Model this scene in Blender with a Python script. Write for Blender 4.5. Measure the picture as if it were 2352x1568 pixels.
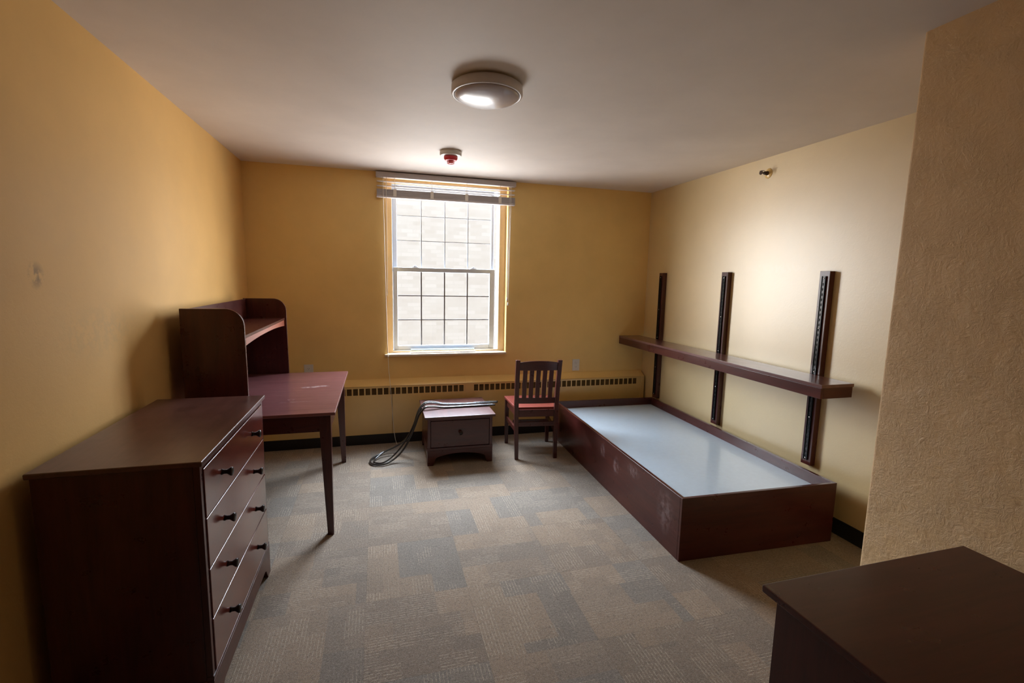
import bpy, bmesh, math, random
from mathutils import Vector, Matrix
random.seed(7)
for o in list(bpy.data.objects):
    bpy.data.objects.remove(o)
SC = bpy.context.scene
COL = SC.collection
PI = math.pi
R = math.radians

# ------------------------------------------------------------------ room measures (metres)
D = 4.512            # inner face of the window wall
H = 2.4535           # ceiling
XL, XR = -1.061, 2.7425
YB = -2.3            # wall behind the camera
JX, JY = 1.919, 1.389  # corner of the wall that juts in on the right
YR = 4.422           # front of the radiator cover

# ------------------------------------------------------------------ camera
cam = bpy.data.cameras.new('camera')
cam.sensor_width = 36.0
cam.lens = 1094.9 / 2352 * 36.0
cam.clip_start = 0.02
camo = bpy.data.objects.new('camera', cam)
COL.objects.link(camo)
PITCH, YAW, ROLL = -0.1302, -0.2757, 0.0212
cp, sp, cy, sy, cr, sr = math.cos(PITCH), math.sin(PITCH), math.cos(YAW), math.sin(YAW), math.cos(ROLL), math.sin(ROLL)
fw = Vector((-sy * cp, cy * cp, sp)); rt = Vector((cy, sy, 0)); up = rt.cross(fw)
r2 = cr * rt + sr * up; u2 = -sr * rt + cr * up
mx = Matrix(((r2.x, u2.x, -fw.x, 0), (r2.y, u2.y, -fw.y, 0), (r2.z, u2.z, -fw.z, 1.5402), (0, 0, 0, 1)))
camo.matrix_world = mx
SC.camera = camo

# ------------------------------------------------------------------ daylight
SKY, GROUND = 38.0, 20.5
w = bpy.data.worlds.new('overcast_daylight'); SC.world = w; w.use_nodes = True
nt = w.node_tree; nt.nodes.clear()
out = nt.nodes.new('ShaderNodeOutputWorld'); bg = nt.nodes.new('ShaderNodeBackground')
tc = nt.nodes.new('ShaderNodeTexCoord'); sep = nt.nodes.new('ShaderNodeSeparateXYZ')
rmp = nt.nodes.new('ShaderNodeValToRGB'); mr = nt.nodes.new('ShaderNodeMapRange')
mr.inputs['From Min'].default_value = -1; mr.inputs['From Max'].default_value = 1
nt.links.new(tc.outputs['Generated'], sep.inputs[0]); nt.links.new(sep.outputs['Z'], mr.inputs['Value'])
nt.links.new(mr.outputs[0], rmp.inputs[0]); nt.links.new(rmp.outputs[0], bg.inputs['Color'])
g = GROUND / SKY
cr_ = rmp.color_ramp
def stop(el, pos, c, k): el.position = pos; el.color = (c[0] * k, c[1] * k, c[2] * k, 1)
WARM2 = (1.0, 0.98, 0.96)
WARM, COOL = (1.0, 0.93, 0.85), (0.80, 0.92, 1.08)
stop(cr_.elements[0], 0.0, WARM2, 0.35 * g); stop(cr_.elements[1], 1.0, COOL, 2.0)
for pos, c, k in ((0.16, WARM2, 0.55 * g), (0.27, WARM2, 0.85 * g), (0.38, WARM, 1.12 * g), (0.49, WARM, 1.25 * g), (0.52, (0.95, 0.98, 1.0), 0.65), (0.66, (0.90, 0.96, 1.03), 0.9), (0.77, COOL, 1.35), (0.88, COOL, 1.8)):
    stop(cr_.elements.new(pos), pos, c, k)
bg.inputs['Strength'].default_value = SKY
nt.links.new(bg.outputs[0], out.inputs[0])
w.cycles.sampling_method = 'MANUAL'; w.cycles.sample_map_resolution = 256

pl = bpy.data.lights.new('window_portal', 'AREA'); pl.shape = 'RECTANGLE'; pl.size = 1.12; pl.size_y = 1.6
pl.cycles.is_portal = True
po = bpy.data.objects.new('window_portal', pl); po.location = (0.645, D + 0.26, 1.62); po.rotation_euler = (R(-90), 0, 0)
COL.objects.link(po)

SC.view_settings.view_transform = 'Standard'; SC.view_settings.look = 'None'
SC.view_settings.exposure = 0.0; SC.view_settings.gamma = 1.0; SC.view_settings.use_curve_mapping = False
SC.cycles.adaptive_threshold = 0.02
SC.cycles.max_bounces = 12; SC.cycles.diffuse_bounces = 7; SC.cycles.glossy_bounces = 4
SC.cycles.transparent_max_bounces = 12; SC.cycles.sample_clamp_indirect = 6.0
SC.cycles.caustics_reflective = False; SC.cycles.caustics_refractive = False

# ------------------------------------------------------------------ node helpers
class N:
    def __init__(s, name):
        s.m = bpy.data.materials.new(name); s.m.use_nodes = True
        s.t = s.m.node_tree; s.t.nodes.clear()
        s.out = s.t.nodes.new('ShaderNodeOutputMaterial')
    def n(s, typ, **kw):
        nd = s.t.nodes.new(typ)
        for k, v in kw.items():
            if k.startswith('_'): nd.inputs[int(k[1:])].default_value = v
            else: setattr(nd, k, v)
        return nd
    def l(s, a, b): s.t.links.new(a, b)
    def val(s, x, sock):
        if hasattr(x, 'is_linked'): s.l(x, sock)
        else: sock.default_value = x
    def math(s, op, a, b=0.0, c=None):
        nd = s.n('ShaderNodeMath', operation=op); s.val(a, nd.inputs[0]); s.val(b, nd.inputs[1])
        if c is not None: s.val(c, nd.inputs[2])
        return nd.outputs[0]
    def mix(s, f, a, b):
        nd = s.n('ShaderNodeMix', data_type='RGBA'); s.val(f, nd.inputs[0])
        s.val(a if hasattr(a, 'is_linked') else (*a, 1), nd.inputs[6]); s.val(b if hasattr(b, 'is_linked') else (*b, 1), nd.inputs[7])
        return nd.outputs[2]
    def noise(s, vec, scale, detail=3.0, rough=0.5, dist=0.0):
        nd = s.n('ShaderNodeTexNoise'); nd.inputs['Scale'].default_value = scale; nd.inputs['Detail'].default_value = detail
        nd.inputs['Roughness'].default_value = rough; nd.inputs['Distortion'].default_value = dist
        if vec is not None: s.l(vec, nd.inputs['Vector'])
        return nd.outputs[0]
    def map(s, vec, scale=(1, 1, 1), loc=(0, 0, 0)):
        nd = s.n('ShaderNodeMapping'); nd.inputs['Scale'].default_value = scale; nd.inputs['Location'].default_value = loc
        s.l(vec, nd.inputs[0]); return nd.outputs[0]
    def ramp(s, f, a, b, ca=0.0, cb=1.0):
        nd = s.n('ShaderNodeMapRange'); s.l(f, nd.inputs[0])
        nd.inputs[1].default_value = a; nd.inputs[2].default_value = b; nd.inputs[3].default_value = ca; nd.inputs[4].default_value = cb
        return nd.outputs[0]
    def bsdf(s, color, rough, metallic=0.0, spec=0.5, coat=0.0, coat_rough=0.1, coat_ior=1.5, bump=None, bstr=0.2, bdist=0.002):
        b = s.n('ShaderNodeBsdfPrincipled')
        s.val(color if hasattr(color, 'is_linked') else (*color, 1), b.inputs['Base Color'])
        s.val(rough, b.inputs['Roughness']); b.inputs['Metallic'].default_value = metallic
        b.inputs['Specular IOR Level'].default_value = spec
        b.inputs['Coat Weight'].default_value = coat; b.inputs['Coat IOR'].default_value = coat_ior; b.inputs['Coat Roughness'].default_value = coat_rough
        if bump is not None:
            bn = s.n('ShaderNodeBump'); bn.inputs['Strength'].default_value = bstr; bn.inputs['Distance'].default_value = bdist
            s.l(bump, bn.inputs['Height']); s.l(bn.outputs[0], b.inputs['Normal'])
        s.l(b.outputs[0], s.out.inputs[0]); return s.m

def plain(name, color, rough=0.5, **k):
    a = N(name); tc = a.n('ShaderNodeTexCoord')
    nz = a.noise(tc.outputs['Object'], 35, 2)
    c = a.mix(a.ramp(nz, 0.3, 0.7), tuple(x * 0.97 for x in color), tuple(min(1, x * 1.02) for x in color))
    return a.bsdf(c, rough, **k)

def blob(a, vec, c, s):
    """soft ellipsoidal mask round c with half-sizes s"""
    mp = a.n('ShaderNodeVectorMath', operation='SUBTRACT'); a.l(vec, mp.inputs[0]); mp.inputs[1].default_value = c
    dv = a.n('ShaderNodeVectorMath', operation='DIVIDE'); a.l(mp.outputs[0], dv.inputs[0]); dv.inputs[1].default_value = s
    ln = a.n('ShaderNodeVectorMath', operation='LENGTH'); a.l(dv.outputs[0], ln.inputs[0])
    return a.ramp(ln.outputs['Value'], 0.35, 1.0, 1.0, 0.0)

# ------------------------------------------------------------------ materials
def wall_paint(name, bstr, fine=160.0, color=(0.71, 0.49, 0.185), rough=0.46, spec=0.4, marks=(), dist=0.003, coat=0.0, coat_ior=1.5):
    a = N(name); tc = a.n('ShaderNodeTexCoord'); o = tc.outputs['Object']
    n1 = a.noise(o, 3.0, 4, 0.6); n2 = a.noise(o, fine, 4, 0.65); n3 = a.noise(o, fine * 0.22, 3, 0.6, 1.2)
    c = a.mix(a.ramp(n1, 0.3, 0.7), tuple(x * 0.95 for x in color), tuple(x * 1.04 for x in color))
    for (p, s, col, k) in marks:
        m = a.math('MULTIPLY', blob(a, o, p, s), a.math('MULTIPLY', a.ramp(a.noise(o, 30, 3, 0.6), 0.42, 0.58), k))
        c = a.mix(m, c, col)
    h = a.math('ADD', a.math('MULTIPLY', n2, 0.5), n3)
    rg = a.math('ADD', rough - 0.05, a.math('MULTIPLY', n1, 0.12))
    return a.bsdf(c, rg, spec=spec, bump=h, bstr=bstr, bdist=dist, coat=coat, coat_rough=0.47, coat_ior=coat_ior)

def stucco(name):
    a = N(name); tc = a.n('ShaderNodeTexCoord'); o = tc.outputs['Object']
    color = (0.86, 0.60, 0.31)  # same yellow paint as the room, lightened for the sheen along this wall
    big = a.noise(o, 5.0, 2, 0.5)
    # short curved trowel ridges whose strength drifts over the wall
    v = a.n('ShaderNodeTexVoronoi', feature='SMOOTH_F1'); v.inputs['Scale'].default_value = 95
    wv = a.n('ShaderNodeVectorMath', operation='ADD')
    nz = a.n('ShaderNodeTexNoise'); nz.inputs['Scale'].default_value = 14; nz.inputs['Detail'].default_value = 3; a.l(o, nz.inputs['Vector'])
    sc = a.n('ShaderNodeVectorMath', operation='SCALE'); sc.inputs['Scale'].default_value = 0.09; a.l(nz.outputs['Color'], sc.inputs[0])
    a.l(o, wv.inputs[0]); a.l(sc.outputs[0], wv.inputs[1])
    a.l(wv.outputs[0], v.inputs['Vector'])
    fine = a.noise(wv.outputs[0], 130, 5, 0.7, 1.5); mid = a.noise(wv.outputs[0], 40, 3, 0.6, 1.0)
    h = a.math('ADD', a.math('MULTIPLY', v.outputs['Distance'], 0.5), a.math('ADD', fine, a.math('MULTIPLY', mid, 0.9)))
    h = a.math('MULTIPLY', h, a.ramp(a.noise(o, 9.0, 3, 0.6), 0.35, 0.68, 0.45, 1.15))
    c = a.mix(a.ramp(big, 0.3, 0.7), tuple(x * 0.95 for x in color), tuple(x * 1.03 for x in color))
    return a.bsdf(c, 0.48, spec=0.6, bump=h, bstr=0.6, bdist=0.006, coat=0.35, coat_rough=0.4)

def wood(name, axis='y', base=(0.042, 0.0075, 0.0065), light=(0.085, 0.018, 0.013), rough=0.27, coat=0.12, marks=(), dust=0.04):
    a = N(name); tc = a.n('ShaderNodeTexCoord'); o = tc.outputs['Object']
    st = {'x': (1.2, 14, 14), 'y': (14, 1.2, 14), 'z': (14, 14, 1.2)}[axis]
    mp = a.map(o, st)
    n1 = a.noise(mp, 1.6, 5, 0.6, 0.6); n2 = a.noise(a.map(o, tuple(x * 5 for x in st)), 2.0, 3, 0.6)
    f = a.ramp(a.math('ADD', a.math('MULTIPLY', n1, 0.75), a.math('MULTIPLY', n2, 0.25)), 0.33, 0.68)
    c = a.mix(f, base, light)
    big = a.noise(o, 3.5, 4, 0.6)
    dust = a.math('MULTIPLY', a.ramp(big, 0.5, 0.75), dust)
    c = a.mix(dust, c, (0.22, 0.13, 0.11))
    rg = a.math('ADD', rough - 0.04, a.math('MULTIPLY', a.noise(o, 9, 4, 0.7), 0.12))
    for (p, s, k) in marks:
        m = a.math('MULTIPLY', blob(a, o, p, s), a.math('MULTIPLY', a.ramp(a.noise(o, 26, 4, 0.65), 0.40, 0.62), k))
        c = a.mix(m, c, (0.62, 0.50, 0.50))
    return a.bsdf(c, rg, spec=0.5, coat=coat, coat_rough=0.18, bump=n2, bstr=0.05, bdist=0.0006)

def carpet():
    a = N('carpet_tiles'); tc = a.n('ShaderNodeTexCoord'); o = tc.outputs['Object']
    s = a.n('ShaderNodeSeparateXYZ'); a.l(o, s.inputs[0]); X, Y = s.outputs[0], s.outputs[1]
    T = 0.488
    u = a.math('DIVIDE', a.math('ADD', X, 0.075 + T * 20), T); v = a.math('DIVIDE', a.math('ADD', Y, -2.19 + T * 20), T)
    iu, iv = a.math('FLOOR', u), a.math('FLOOR', v)
    par = a.math('MODULO', a.math('ADD', iu, iv), 2.0)
    fu, fv = a.math('FRACT', u), a.math('FRACT', v)
    def sel(p, q):  # p when parity 0
        return a.math('ADD', a.math('MULTIPLY', p, a.math('SUBTRACT', 1.0, par)), a.math('MULTIPLY', q, par))
    sv, tv = sel(fu, fv), sel(fv, fu)
    def wn(x, y, z, seed=0.0):
        cb = a.n('ShaderNodeCombineXYZ'); a.val(x, cb.inputs[0]); a.val(y, cb.inputs[1]); a.val(z, cb.inputs[2])
        nd = a.n('ShaderNodeTexWhiteNoise', noise_dimensions='4D'); a.l(cb.outputs[0], nd.inputs['Vector']); nd.inputs['W'].default_value = seed
        return nd.outputs[0]
    tid = a.math('ADD', iu, a.math('MULTIPLY', iv, 57.0))
    r1 = wn(iu, iv, 0.0, 1.0); r2_ = wn(iu, iv, 0.0, 2.3)
    def blocks(ns, nt_, seed):
        bs = a.math('FLOOR', a.math('MULTIPLY', sv, ns))
        off = wn(bs, tid, 0.0, seed)
        bt = a.math('FLOOR', a.math('ADD', a.math('MULTIPLY', tv, nt_), off))
        return wn(bs, bt, tid, seed + 5.0)
    b1 = blocks(3.0, 1.6, 3.0); b2 = blocks(6.0, 3.2, 11.0); b3 = blocks(11.0, 4.5, 21.0)
    # yarn rows: tiny ribs across the tile and brighter pinstripes inside some blocks
    rib = a.math('SINE', a.math('MULTIPLY', sv, 2 * PI * 96))
    pin = a.ramp(a.math('SINE', a.math('MULTIPLY', sv, 2 * PI * 33)), 0.45, 0.95)
    tuft = a.noise(o, 380, 2, 0.6); tuft2 = a.noise(o, 120, 4, 0.75)
    brk = a.ramp(a.noise(a.map(o, (1, 1, 1)), 55, 2), 0.38, 0.55)
    on = a.ramp(b2, 0.69, 0.75); on2 = a.math('MULTIPLY', a.ramp(b3, 0.80, 0.84), 0.8)
    stripe = a.math('MULTIPLY', a.math('MULTIPLY', pin, a.math('MAXIMUM', on, on2)), brk)
    brown, grey, tan = (0.385, 0.305, 0.23), (0.36, 0.318, 0.265), (0.52, 0.385, 0.265)
    c = a.mix(a.ramp(r1, 0.3, 0.7), brown, grey)
    c = a.mix(a.math('MULTIPLY', a.ramp(b1, 0.5, 0.8), 0.8), c, tan)
    c = a.mix(a.math('MULTIPLY', a.ramp(b2, 0.0, 0.4, 1.0, 0.0), 0.27), c, (0.24, 0.21, 0.175))
    c = a.mix(a.math('MULTIPLY', stripe, 0.85), c, (0.72, 0.60, 0.45))
    c = a.mix(a.math('MULTIPLY', a.ramp(tuft, 0.42, 0.62, 1.0, 0.0), 0.6), c, (0.10, 0.085, 0.072))
    c = a.mix(a.math('MULTIPLY', a.ramp(a.noise(o, 70, 4, 0.8), 0.50, 0.66), 0.5), c, (0.11, 0.095, 0.08))
    c = a.mix(a.math('MULTIPLY', a.ramp(tuft2, 0.5, 0.66), 0.5), c, (0.50, 0.44, 0.37))
    c = a.mix(a.math('MULTIPLY', a.ramp(rib, -1, 1), 0.13), c, (0.07, 0.06, 0.05))
    ed = a.math('MINIMUM', a.math('MINIMUM', fu, a.math('SUBTRACT', 1.0, fu)), a.math('MINIMUM', fv, a.math('SUBTRACT', 1.0, fv)))
    c = a.mix(a.ramp(ed, 0.001, 0.005, 0.12, 0.0), c, (0.04, 0.035, 0.03))
    h = a.math('ADD', a.math('MULTIPLY', rib, 0.12), a.math('ADD', tuft, a.math('ADD', tuft2, a.math('MULTIPLY', stripe, 0.3))))
    return a.bsdf(c, 0.95, spec=0.15, bump=h, bstr=0.55, bdist=0.004)

def brick():
    a = N('pale_brick'); tc = a.n('ShaderNodeTexCoord')
    s = a.n('ShaderNodeSeparateXYZ'); a.l(tc.outputs['Object'], s.inputs[0])
    cb = a.n('ShaderNodeCombineXYZ'); a.l(s.outputs[0], cb.inputs[0]); a.l(s.outputs[2], cb.inputs[1])
    b = a.n('ShaderNodeTexBrick'); a.l(cb.outputs[0], b.inputs['Vector'])
    b.inputs['Scale'].default_value = 1.0; b.inputs['Brick Width'].default_value = 0.235; b.inputs['Row Height'].default_value = 0.078
    b.inputs['Mortar Size'].default_value = 0.006; b.inputs['Mortar Smooth'].default_value = 0.3; b.inputs['Bias'].default_value = 0.0
    k = BRICK
    b.inputs['Color1'].default_value = (0.535 * k, 0.48 * k, 0.415 * k, 1); b.inputs['Color2'].default_value = (0.61 * k, 0.565 * k, 0.505 * k, 1)
    b.inputs['Mortar'].default_value = (0.55 * k, 0.505 * k, 0.445 * k, 1)
    nz = a.noise(tc.outputs['Object'], 3, 3)
    c = a.mix(a.math('MULTIPLY', a.ramp(nz, 0.4, 0.7), 0.3), b.outputs['Color'], (0.61 * k, 0.575 * k, 0.52 * k))
    return a.bsdf(c, 0.9, spec=0.1)

def glass():
    a = N('window_glass')
    tr = a.n('ShaderNodeBsdfTransparent'); gl = a.n('ShaderNodeBsdfGlossy'); gl.inputs['Roughness'].default_value = 0.01
    fr = a.n('ShaderNodeFresnel'); fr.inputs[0].default_value = 1.45
    mx_ = a.n('ShaderNodeMixShader'); a.l(fr.outputs[0], mx_.inputs[0]); a.l(tr.outputs[0], mx_.inputs[1]); a.l(gl.outputs[0], mx_.inputs[2])
    a.l(mx_.outputs[0], a.out.inputs[0]); return a.m

BRICK = 0.40
YEL = (0.62, 0.435, 0.17)
M = dict(
    wall=wall_paint('yellow_wall_paint_lightened', 0.16, color=(0.80, 0.56, 0.215)),  # shared yellow paint, lightened here to brighten the dim back wall
    wall_l=wall_paint('yellow_wall_paint_left_deepened', 0.16, rough=0.55, spec=0.16, color=(0.68, 0.42, 0.150), marks=[((XL, 1.91, 1.52), (0.05, 0.045, 0.05), (0.30, 0.2, 0.09), 0.8), ((XL, 2.25, 1.30), (0.05, 0.35, 0.12), (0.50, 0.35, 0.15), 0.35)]),  # shared yellow paint, deepened to offset the pale light on this wall
    wall_r=wall_paint('yellow_wall_paint_right_glare', 0.22, rough=0.40, spec=0.8, coat=1.0, coat_ior=2.05, color=(0.66, 0.50, 0.235), marks=[((XR, 2.78, 1.655), (0.05, 0.5, 0.04), (0.70, 0.56, 0.36), 0.22)]),  # shared yellow paint, made paler to put the window's glare into its colour
    facade=plain('dark_facade', (0.07, 0.062, 0.055), 0.9),
    stucco=stucco('rough_trowelled_yellow_lightened'),
    ceil=wall_paint('ceiling_paint', 0.10, color=(0.72, 0.66, 0.61), rough=0.62, spec=0.3),
    rad=wall_paint('yellow_enamel', 0.05, color=(0.78, 0.55, 0.21), rough=0.3, spec=0.8),
    base=plain('black_rubber_base', (0.010, 0.010, 0.011), 0.5),
    floor=carpet(), brick=brick(), glass=glass(),
    vinyl=plain('white_vinyl', (0.58, 0.62, 0.68), 0.35), muntin=plain('grey_muntin', (0.16, 0.15, 0.15), 0.5), muntin_glare=plain('glare_muntin', (0.42, 0.46, 0.52), 0.5), slat=plain('bluish_slat', (0.34, 0.42, 0.47), 0.4),  # upper muntins paler and bluer: window glare put into their colour
    sill=plain('sill_paint', (0.66, 0.55, 0.40), 0.35),
    casing=plain('tan_casing', (0.60, 0.46, 0.30), 0.4),
    blind=plain('white_blind_vinyl', (0.52, 0.49, 0.50), 0.45), cord=plain('white_cord', (0.75, 0.72, 0.66), 0.7),
    gloss=wood('mahogany_glossy_drawer', 'y', (0.10, 0.018, 0.012), (0.17, 0.035, 0.022), 0.2, coat=0.7, dust=0.0),
    wx=wood('mahogany_grain_across', 'x'), wy=wood('mahogany_grain_deep', 'y'), wz=wood('mahogany_grain_upright', 'z'),
    seat=wood('red_seat_lacquer', 'y', (0.17, 0.030, 0.022), (0.25, 0.055, 0.038), 0.34),
    bedside=wood('mahogany_scuffed_rail', 'y', marks=[((0, 0.16, 0.22), (0.08, 0.10, 0.15), 0.16), ((0, 0.55, 0.30), (0.08, 0.09, 0.05), 0.2), ((0, 0.80, 0.24), (0.08, 0.05, 0.08), 0.22), ((0, 1.02, 0.27), (0.08, 0.05, 0.06), 0.2)]),
    desktop=wood('mahogany_worn_top', 'x', (0.15, 0.052, 0.058), (0.26, 0.10, 0.10), 0.3, coat=0.7, dust=0.2, marks=[((0.175, 0.062, 0), (0.075, 0.030, 0.1), 1.0), ((0.245, 0.085, 0), (0.07, 0.022, 0.1), 1.0), ((0.093, -0.278, 0), (0.010, 0.016, 0.1), 1.6), ((0.119, -0.281, 0), (0.010, 0.016, 0.1), 1.6), ((0.13, -0.338, 0), (0.17, 0.009, 0.1), 0.35)]),
    chesttop=wood('mahogany_dusty_top', 'y', (0.066, 0.024, 0.021), (0.115, 0.046, 0.038), 0.3, coat=0.22, dust=0.2, marks=[((0.16, -0.37, 0), (0.10, 0.045, 0.1), 0.4), ((0.2, 0.28, 0), (0.05, 0.08, 0.1), 0.45)]),
    shelfwood=wood('mahogany_dull_shelf', 'y', (0.090, 0.032, 0.032), (0.150, 0.058, 0.052), 0.33, coat=0.7, dust=0.3),
    orange=wood('mahogany_lit_rail', 'y', (0.23, 0.042, 0.012), (0.30, 0.065, 0.02), 0.5, coat=0.0),  # orange light on the hutch rail is put into its wood colour
    deck=plain('pale_grey_laminate', (0.56, 0.67, 0.76), 0.3, coat=0.4),
    knob=plain('dark_metal_knob', (0.035, 0.03, 0.03), 0.28, metallic=0.7),
    track=plain('black_steel_track', (0.012, 0.012, 0.014), 0.25, metallic=0.4), dark=plain('dark_slot', (0.004, 0.004, 0.004), 0.8),
    screw=plain('bright_screw', (0.75, 0.75, 0.78), 0.15, metallic=1.0),
    plastic=plain('white_plastic', (0.66, 0.64, 0.60), 0.4), lampring=plain('white_enamel_ring', (0.62, 0.58, 0.57), 0.35),
    lampglass=plain('opal_lamp_glass', (0.50, 0.46, 0.49), 0.32, coat=0.7, coat_rough=0.16),
    red=plain('red_plastic', (0.62, 0.02, 0.03), 0.35), pink=plain('pink_lens', (0.85, 0.45, 0.45), 0.2),
    rubber=plain('black_rubber_strip', (0.022, 0.024, 0.027), 0.25, coat=1.0, coat_rough=0.12),
    bronze=plain('dark_bronze', (0.05, 0.03, 0.022), 0.3, metallic=0.6),
    louvre=plain('dark_louvre', (0.16, 0.10, 0.035), 0.6),
)

# ------------------------------------------------------------------ mesh helpers
def bx(bm, x0, x1, y0, y1, z0, z1):
    v = [bm.verts.new((x, y, z)) for z in (z0, z1) for y in (y0, y1) for x in (x0, x1)]
    for f in ((0, 2, 3, 1), (4, 5, 7, 6), (0, 1, 5, 4), (2, 6, 7, 3), (0, 4, 6, 2), (1, 3, 7, 5)):
        bm.faces.new([v[i] for i in f])
def frustum(bm, a, za, b, zb):
    """a,b = (x0,x1,y0,y1) at heights za (low) and zb (high)"""
    v = [bm.verts.new((x, y, z)) for (r, z) in ((a, za), (b, zb)) for y in (r[2], r[3]) for x in (r[0], r[1])]
    for f in ((0, 2, 3, 1), (4, 5, 7, 6), (0, 1, 5, 4), (2, 6, 7, 3), (0, 4, 6, 2), (1, 3, 7, 5)):
        bm.faces.new([v[i] for i in f])
def loft(bm, secs):
    rings = [[bm.verts.new(p) for p in ((x0, y0, z), (x1, y0, z), (x1, y1, z), (x0, y1, z))] for (x0, x1, y0, y1, z) in secs]
    for A, B_ in zip(rings, rings[1:]):
        for i in range(4): bm.faces.new((A[i], A[(i + 1) % 4], B_[(i + 1) % 4], B_[i]))
    bm.faces.new(rings[0][::-1]); bm.faces.new(rings[-1])
def prism(bm, pts, axis, a, b):
    """polygon pts (2-D) pushed along axis from a to b"""
    def P3(p, t):
        return {'x': (t, p[0], p[1]), 'y': (p[0], t, p[1]), 'z': (p[0], p[1], t)}[axis]
    lo = [bm.verts.new(P3(p, a)) for p in pts]; hi = [bm.verts.new(P3(p, b)) for p in pts]
    n = len(pts)
    bm.faces.new(lo[::-1]); bm.faces.new(hi)
    for i in range(n): bm.faces.new((lo[i], lo[(i + 1) % n], hi[(i + 1) % n], hi[i]))
def lathe(bm, prof, axis='z', c=(0, 0, 0), seg=32):
    rings = []
    for (r, h) in prof:
        if r < 1e-6:
            p = {'z': (0, 0, h), 'x': (h, 0, 0), 'y': (0, h, 0)}[axis]
            rings.append([bm.verts.new([p[i] + c[i] for i in range(3)])])
        else:
            rg = []
            for k in range(seg):
                t = 2 * PI * k / seg; a_, b_ = r * math.cos(t), r * math.sin(t)
                p = {'z': (a_, b_, h), 'x': (h, a_, b_), 'y': (b_, h, a_)}[axis]
                rg.append(bm.verts.new([p[i] + c[i] for i in range(3)]))
            rings.append(rg)
    for A, B in zip(rings, rings[1:]):
        for k in range(seg):
            k2 = (k + 1) % seg
            if len(A) == 1 and len(B) > 1: bm.faces.new((A[0], B[k], B[k2]))
            elif len(B) == 1 and len(A) > 1: bm.faces.new((A[k], B[0], A[k2]))
            elif len(A) > 1: bm.faces.new((A[k], B[k], B[k2], A[k2]))
def catmull(pts, n=8):
    P = [Vector(p) for p in pts]; P = [2 * P[0] - P[1]] + P + [2 * P[-1] - P[-2]]; out_ = []
    for i in range(1, len(P) - 2):
        for k in range(n):
            t = k / n
            out_.append(0.5 * ((2 * P[i]) + (-P[i - 1] + P[i + 1]) * t + (2 * P[i - 1] - 5 * P[i] + 4 * P[i + 1] - P[i + 2]) * t * t + (-P[i - 1] + 3 * P[i] - 3 * P[i + 1] + P[i + 2]) * t ** 3))
    out_.append(P[-2]); return out_
def tube(bm, pts, r, seg=8, sect=None, upv=Vector((0, 0, 1))):
    """sweep a circle of radius r (or a 2-D section) along pts"""
    sect = sect or [(r * math.cos(2 * PI * k / seg), r * math.sin(2 * PI * k / seg)) for k in range(seg)]
    rings = []; side = None
    for i, p in enumerate(pts):
        t = (pts[min(i + 1, len(pts) - 1)] - pts[max(i - 1, 0)]).normalized()
        s_ = t.cross(upv) if side is None else side - side.dot(t) * t
        if s_.length < 1e-4: s_ = t.cross(Vector((1, 0, 0)))
        side = s_.normalized(); n_ = side.cross(t)
        rings.append([bm.verts.new(p + side * a_ + n_ * b_) for a_, b_ in sect])
    m_ = len(sect)
    for A, B in zip(rings, rings[1:]):
        for k in range(m_): bm.faces.new((A[k], A[(k + 1) % m_], B[(k + 1) % m_], B[k]))
    bm.faces.new(rings[0][::-1]); bm.faces.new(rings[-1])
def obj(name, fn, m, parent=None, bevel=0.0, smooth=False, seg=2, loc=None, rotz=0):
    bm = bmesh.new(); fn(bm)
    bmesh.ops.recalc_face_normals(bm, faces=bm.faces)
    me = bpy.data.meshes.new(name); bm.to_mesh(me); bm.free()
    me.materials.append(M[m] if isinstance(m, str) else m)
    o = bpy.data.objects.new(name, me); COL.objects.link(o)
    if parent is not None: o.parent = parent
    if loc: o.location = loc; o.rotation_euler = (0, 0, rotz)
    if smooth:
        for p in me.polygons: p.use_smooth = True
    if bevel:
        b = o.modifiers.new('bevel', 'BEVEL'); b.width = bevel; b.segments = seg; b.limit_method = 'ANGLE'; b.angle_limit = R(40); b.harden_normals = True
        for p in me.polygons: p.use_smooth = True
    return o
def tag(o, label, cat, group=None):
    o['label'] = label; o['category'] = cat
    if group: o['group'] = group
    return o
def thing(name, label, cat, loc=(0, 0, 0), rotz=0, group=None):
    o = bpy.data.objects.new(name, None); o.empty_display_size = 0.1; COL.objects.link(o)
    o.location = loc; o.rotation_euler = (0, 0, rotz); return tag(o, label, cat, group)
def struct(name, fn, m, parent=None, **k):
    o = obj(name, fn, m, parent, **k)
    if parent is None: o['kind'] = 'structure'
    return o
def copy_tree(o, parent=None):
    c = o.copy(); COL.objects.link(c); c.parent = parent
    for ch in [q for q in bpy.data.objects if q.parent == o]: copy_tree(ch, c)
    return c
B = lambda *a: (lambda bm: bx(bm, *a))

# ------------------------------------------------------------------ the room shell
struct('floor', B(XL - 0.2, XR + 0.2, YB - 0.2, D + 0.05, -0.1, 0), 'floor')
struct('ceiling', B(XL - 0.2, XR + 0.2, YB - 0.2, D + 0.05, H, H + 0.15), 'ceil')
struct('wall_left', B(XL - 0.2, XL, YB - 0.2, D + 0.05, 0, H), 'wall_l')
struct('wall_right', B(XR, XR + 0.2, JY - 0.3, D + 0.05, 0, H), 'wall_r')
struct('wall_front', B(XL - 0.2, XR + 0.2, YB - 0.2, YB, 0, H), 'wall')
def jut(bm):
    r = 0.012; pts = [(JX + r, JY)]
    pts = [(XR + 0.2, JY), (XR + 0.2, YB), (JX, YB)] + [(JX + r - r * math.sin(t), JY - r + r * math.cos(t)) for t in [PI / 2 - k * PI / 12 for k in range(7)]]
    prism(bm, pts, 'z', 0, H)
struct('wall_entry', jut, 'stucco')
OX0, OX1, OZ0, OZ1 = 0.076, 1.212, 0.822, 2.41
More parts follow.
